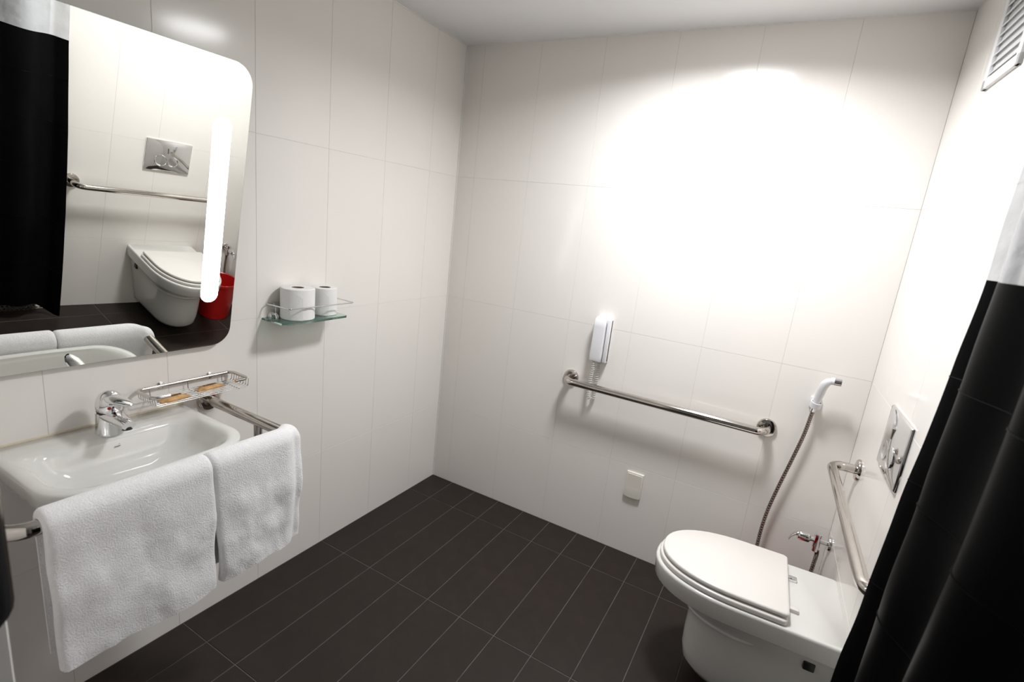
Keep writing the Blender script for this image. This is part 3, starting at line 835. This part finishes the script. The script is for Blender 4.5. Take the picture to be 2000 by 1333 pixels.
# vent grille
vn = thing('vent_grille', RW(0, 0.46, 1.965), 'white louvred vent grille high on the wall above the toilet', 'vent')
v0, v1, z0, z1 = 0.345, 0.585, 1.963, 2.225
for a, b in (((v0, z0), (v1, z0 + 0.026)), ((v0, z1 - 0.026), (v1, z1)), ((v0, z0), (v0 + 0.026, z1)), ((v1 - 0.026, z0), (v1, z1))):
    bm = new(); box(bm, (-0.001, a[0], a[1]), (0.010, b[0], b[1]), 0.003, 2, T=RWM); obj('frame', bm, 'vent', vn)
bm = new(); box(bm, (-0.001, v0 + 0.02, z0 + 0.02), (0.001, v1 - 0.02, z1 - 0.02), T=RWM); obj('duct', bm, 'duct', vn, smooth=False)
for k in range(9):
    zc = z0 + 0.038 + k * 0.0232
    bm = new()
    Q = RWM @ Matrix.Translation((0.003, 0, zc)) @ Matrix.Rotation(0.75, 4, 'Y')
    box(bm, (-0.008, v0 + 0.02, -0.0011), (0.008, v1 - 0.02, 0.0011), T=Q); obj('slat', bm, 'vent', vn, smooth=False)

# red bin
bn = thing('waste_bin', (1.742, -0.190, 0), 'red plastic waste bin on the floor between toilet and wall', 'bin')
bm = new(); lathe(bm, [(0.0, 0.0), (0.088, 0.0), (0.092, 0.004), (0.108, 0.255), (0.112, 0.258), (0.112, 0.272), (0.109, 0.274), (0.105, 0.270), (0.089, 0.010), (0.0, 0.008)], Matrix.Translation((1.742, -0.190, 0)), 40)
obj('bucket', bm, 'red', bn)

# ------------------------------------------------------------------ shower curtain, track and drain
cu = thing('shower_curtain', (1.89, -1.5, 0.03), 'black shower curtain with a clear top band', 'curtain')
def cpos(y, z):
    s = max(0.0, -1.028 - y)
    q = min(1.0, s / 0.13); q = q * q * (3 - 2 * q)
    z = z + 0.075 * q * max(0.0, 1 - z / 1.4)                       # distance from the free edge
    lean = -0.072 * (1 - 0.45 * q) * max(0.0, (1.50 - z) / 1.5) ** 1.15
    fold = 0.030 * math.sin(s * 27.0 + 0.4) * min(1, s / 0.05) + 0.018 * math.sin(s * 11.3 + 1.0 + 0.5 * z) * min(1, s / 0.1)
    fold *= 0.55 + 0.45 * (2.25 - z) / 2.25
    k = 0.004 * noise.noise(Vector((y * 14, z * 6, 2)))
    yy = y + 0.012 * math.sin(z * 2.2) * max(0, 1 - s / 0.2) + 0.010 * (1 - z / 1.5)
    return Vector((1.908 + lean + fold + k + 0.02 * min(1, s), yy, z))
def sheet(ys, zs, th):
    bm = new()
    A = [[bm.verts.new(cpos(y, z)) for z in zs] for y in ys]
    B = [[bm.verts.new(cpos(y, z) + Vector((th, 0, 0))) for z in zs] for y in ys]
    ny, nz = len(ys), len(zs)
    for i in range(ny - 1):
        for j in range(nz - 1):
            bm.faces.new((A[i][j], A[i + 1][j], A[i + 1][j + 1], A[i][j + 1]))
            bm.faces.new((B[i][j], B[i][j + 1], B[i + 1][j + 1], B[i + 1][j]))
    for i in range(ny - 1):
        for j in (0, nz - 1): bm.faces.new((A[i][j], B[i][j], B[i + 1][j], A[i + 1][j]))
    for j in range(nz - 1):
        for i in (0, ny - 1): bm.faces.new((A[i][j], A[i][j + 1], B[i][j + 1], B[i][j]))
    return bm
ys = [-1.028 - 1.00 * k / 150 for k in range(151)]
zs = [0.012 + (1.482 - 0.012) * k / 60 for k in range(61)]
obj('curtain_panel', sheet(ys, zs, 0.0012), 'curtain', cu, angle=80)
zs2 = [1.482 + (2.20 - 1.482) * k / 30 for k in range(31)]
obj('clear_band', sheet(ys, zs2, 0.0006), 'clear', cu, angle=80)
# packing creases across the panel
for zc in (0.28, 0.56, 0.84, 1.08, 1.30):
    bm = new(); tube(bm, [cpos(y, zc) + Vector((-0.0004, 0, 0)) for y in ys], 0.0011, 5); obj('crease', bm, 'curtain', cu)
for k in range(9):
    y = -1.04 - k * 0.12; p = cpos(y, 2.19)
    bm = new(); tube(bm, [p + Vector((0, 0, 0)), Vector((1.925, y, 2.235))], 0.003, 8); obj('hook', bm, 'plastic', cu)
tk = thing('curtain_track', (1.925, -1.5, 2.24), 'white curtain track on the ceiling above the shower curtain', 'curtain track')
bm = new(); box(bm, (1.912, YF, 2.232), (1.938, -1.0, H + 0.001), 0.002, 1); obj('track', bm, 'plastic', tk)

dn = thing('shower_drain', (1.982, -1.4, 0), 'long perforated steel floor drain under the shower curtain', 'drain')
bm = new()
for x0, x1 in ((1.955, 1.963), (1.979, 1.986), (2.002, 2.010)): box(bm, (x0, -1.78, -0.001), (x1, -1.045, 0.003))
for i in range(38):
    y = -1.045 - i * 0.0196; box(bm, (1.955, y - 0.0085, -0.001), (2.010, y, 0.0029))
obj('grate', bm, 'steel', dn, smooth=False)
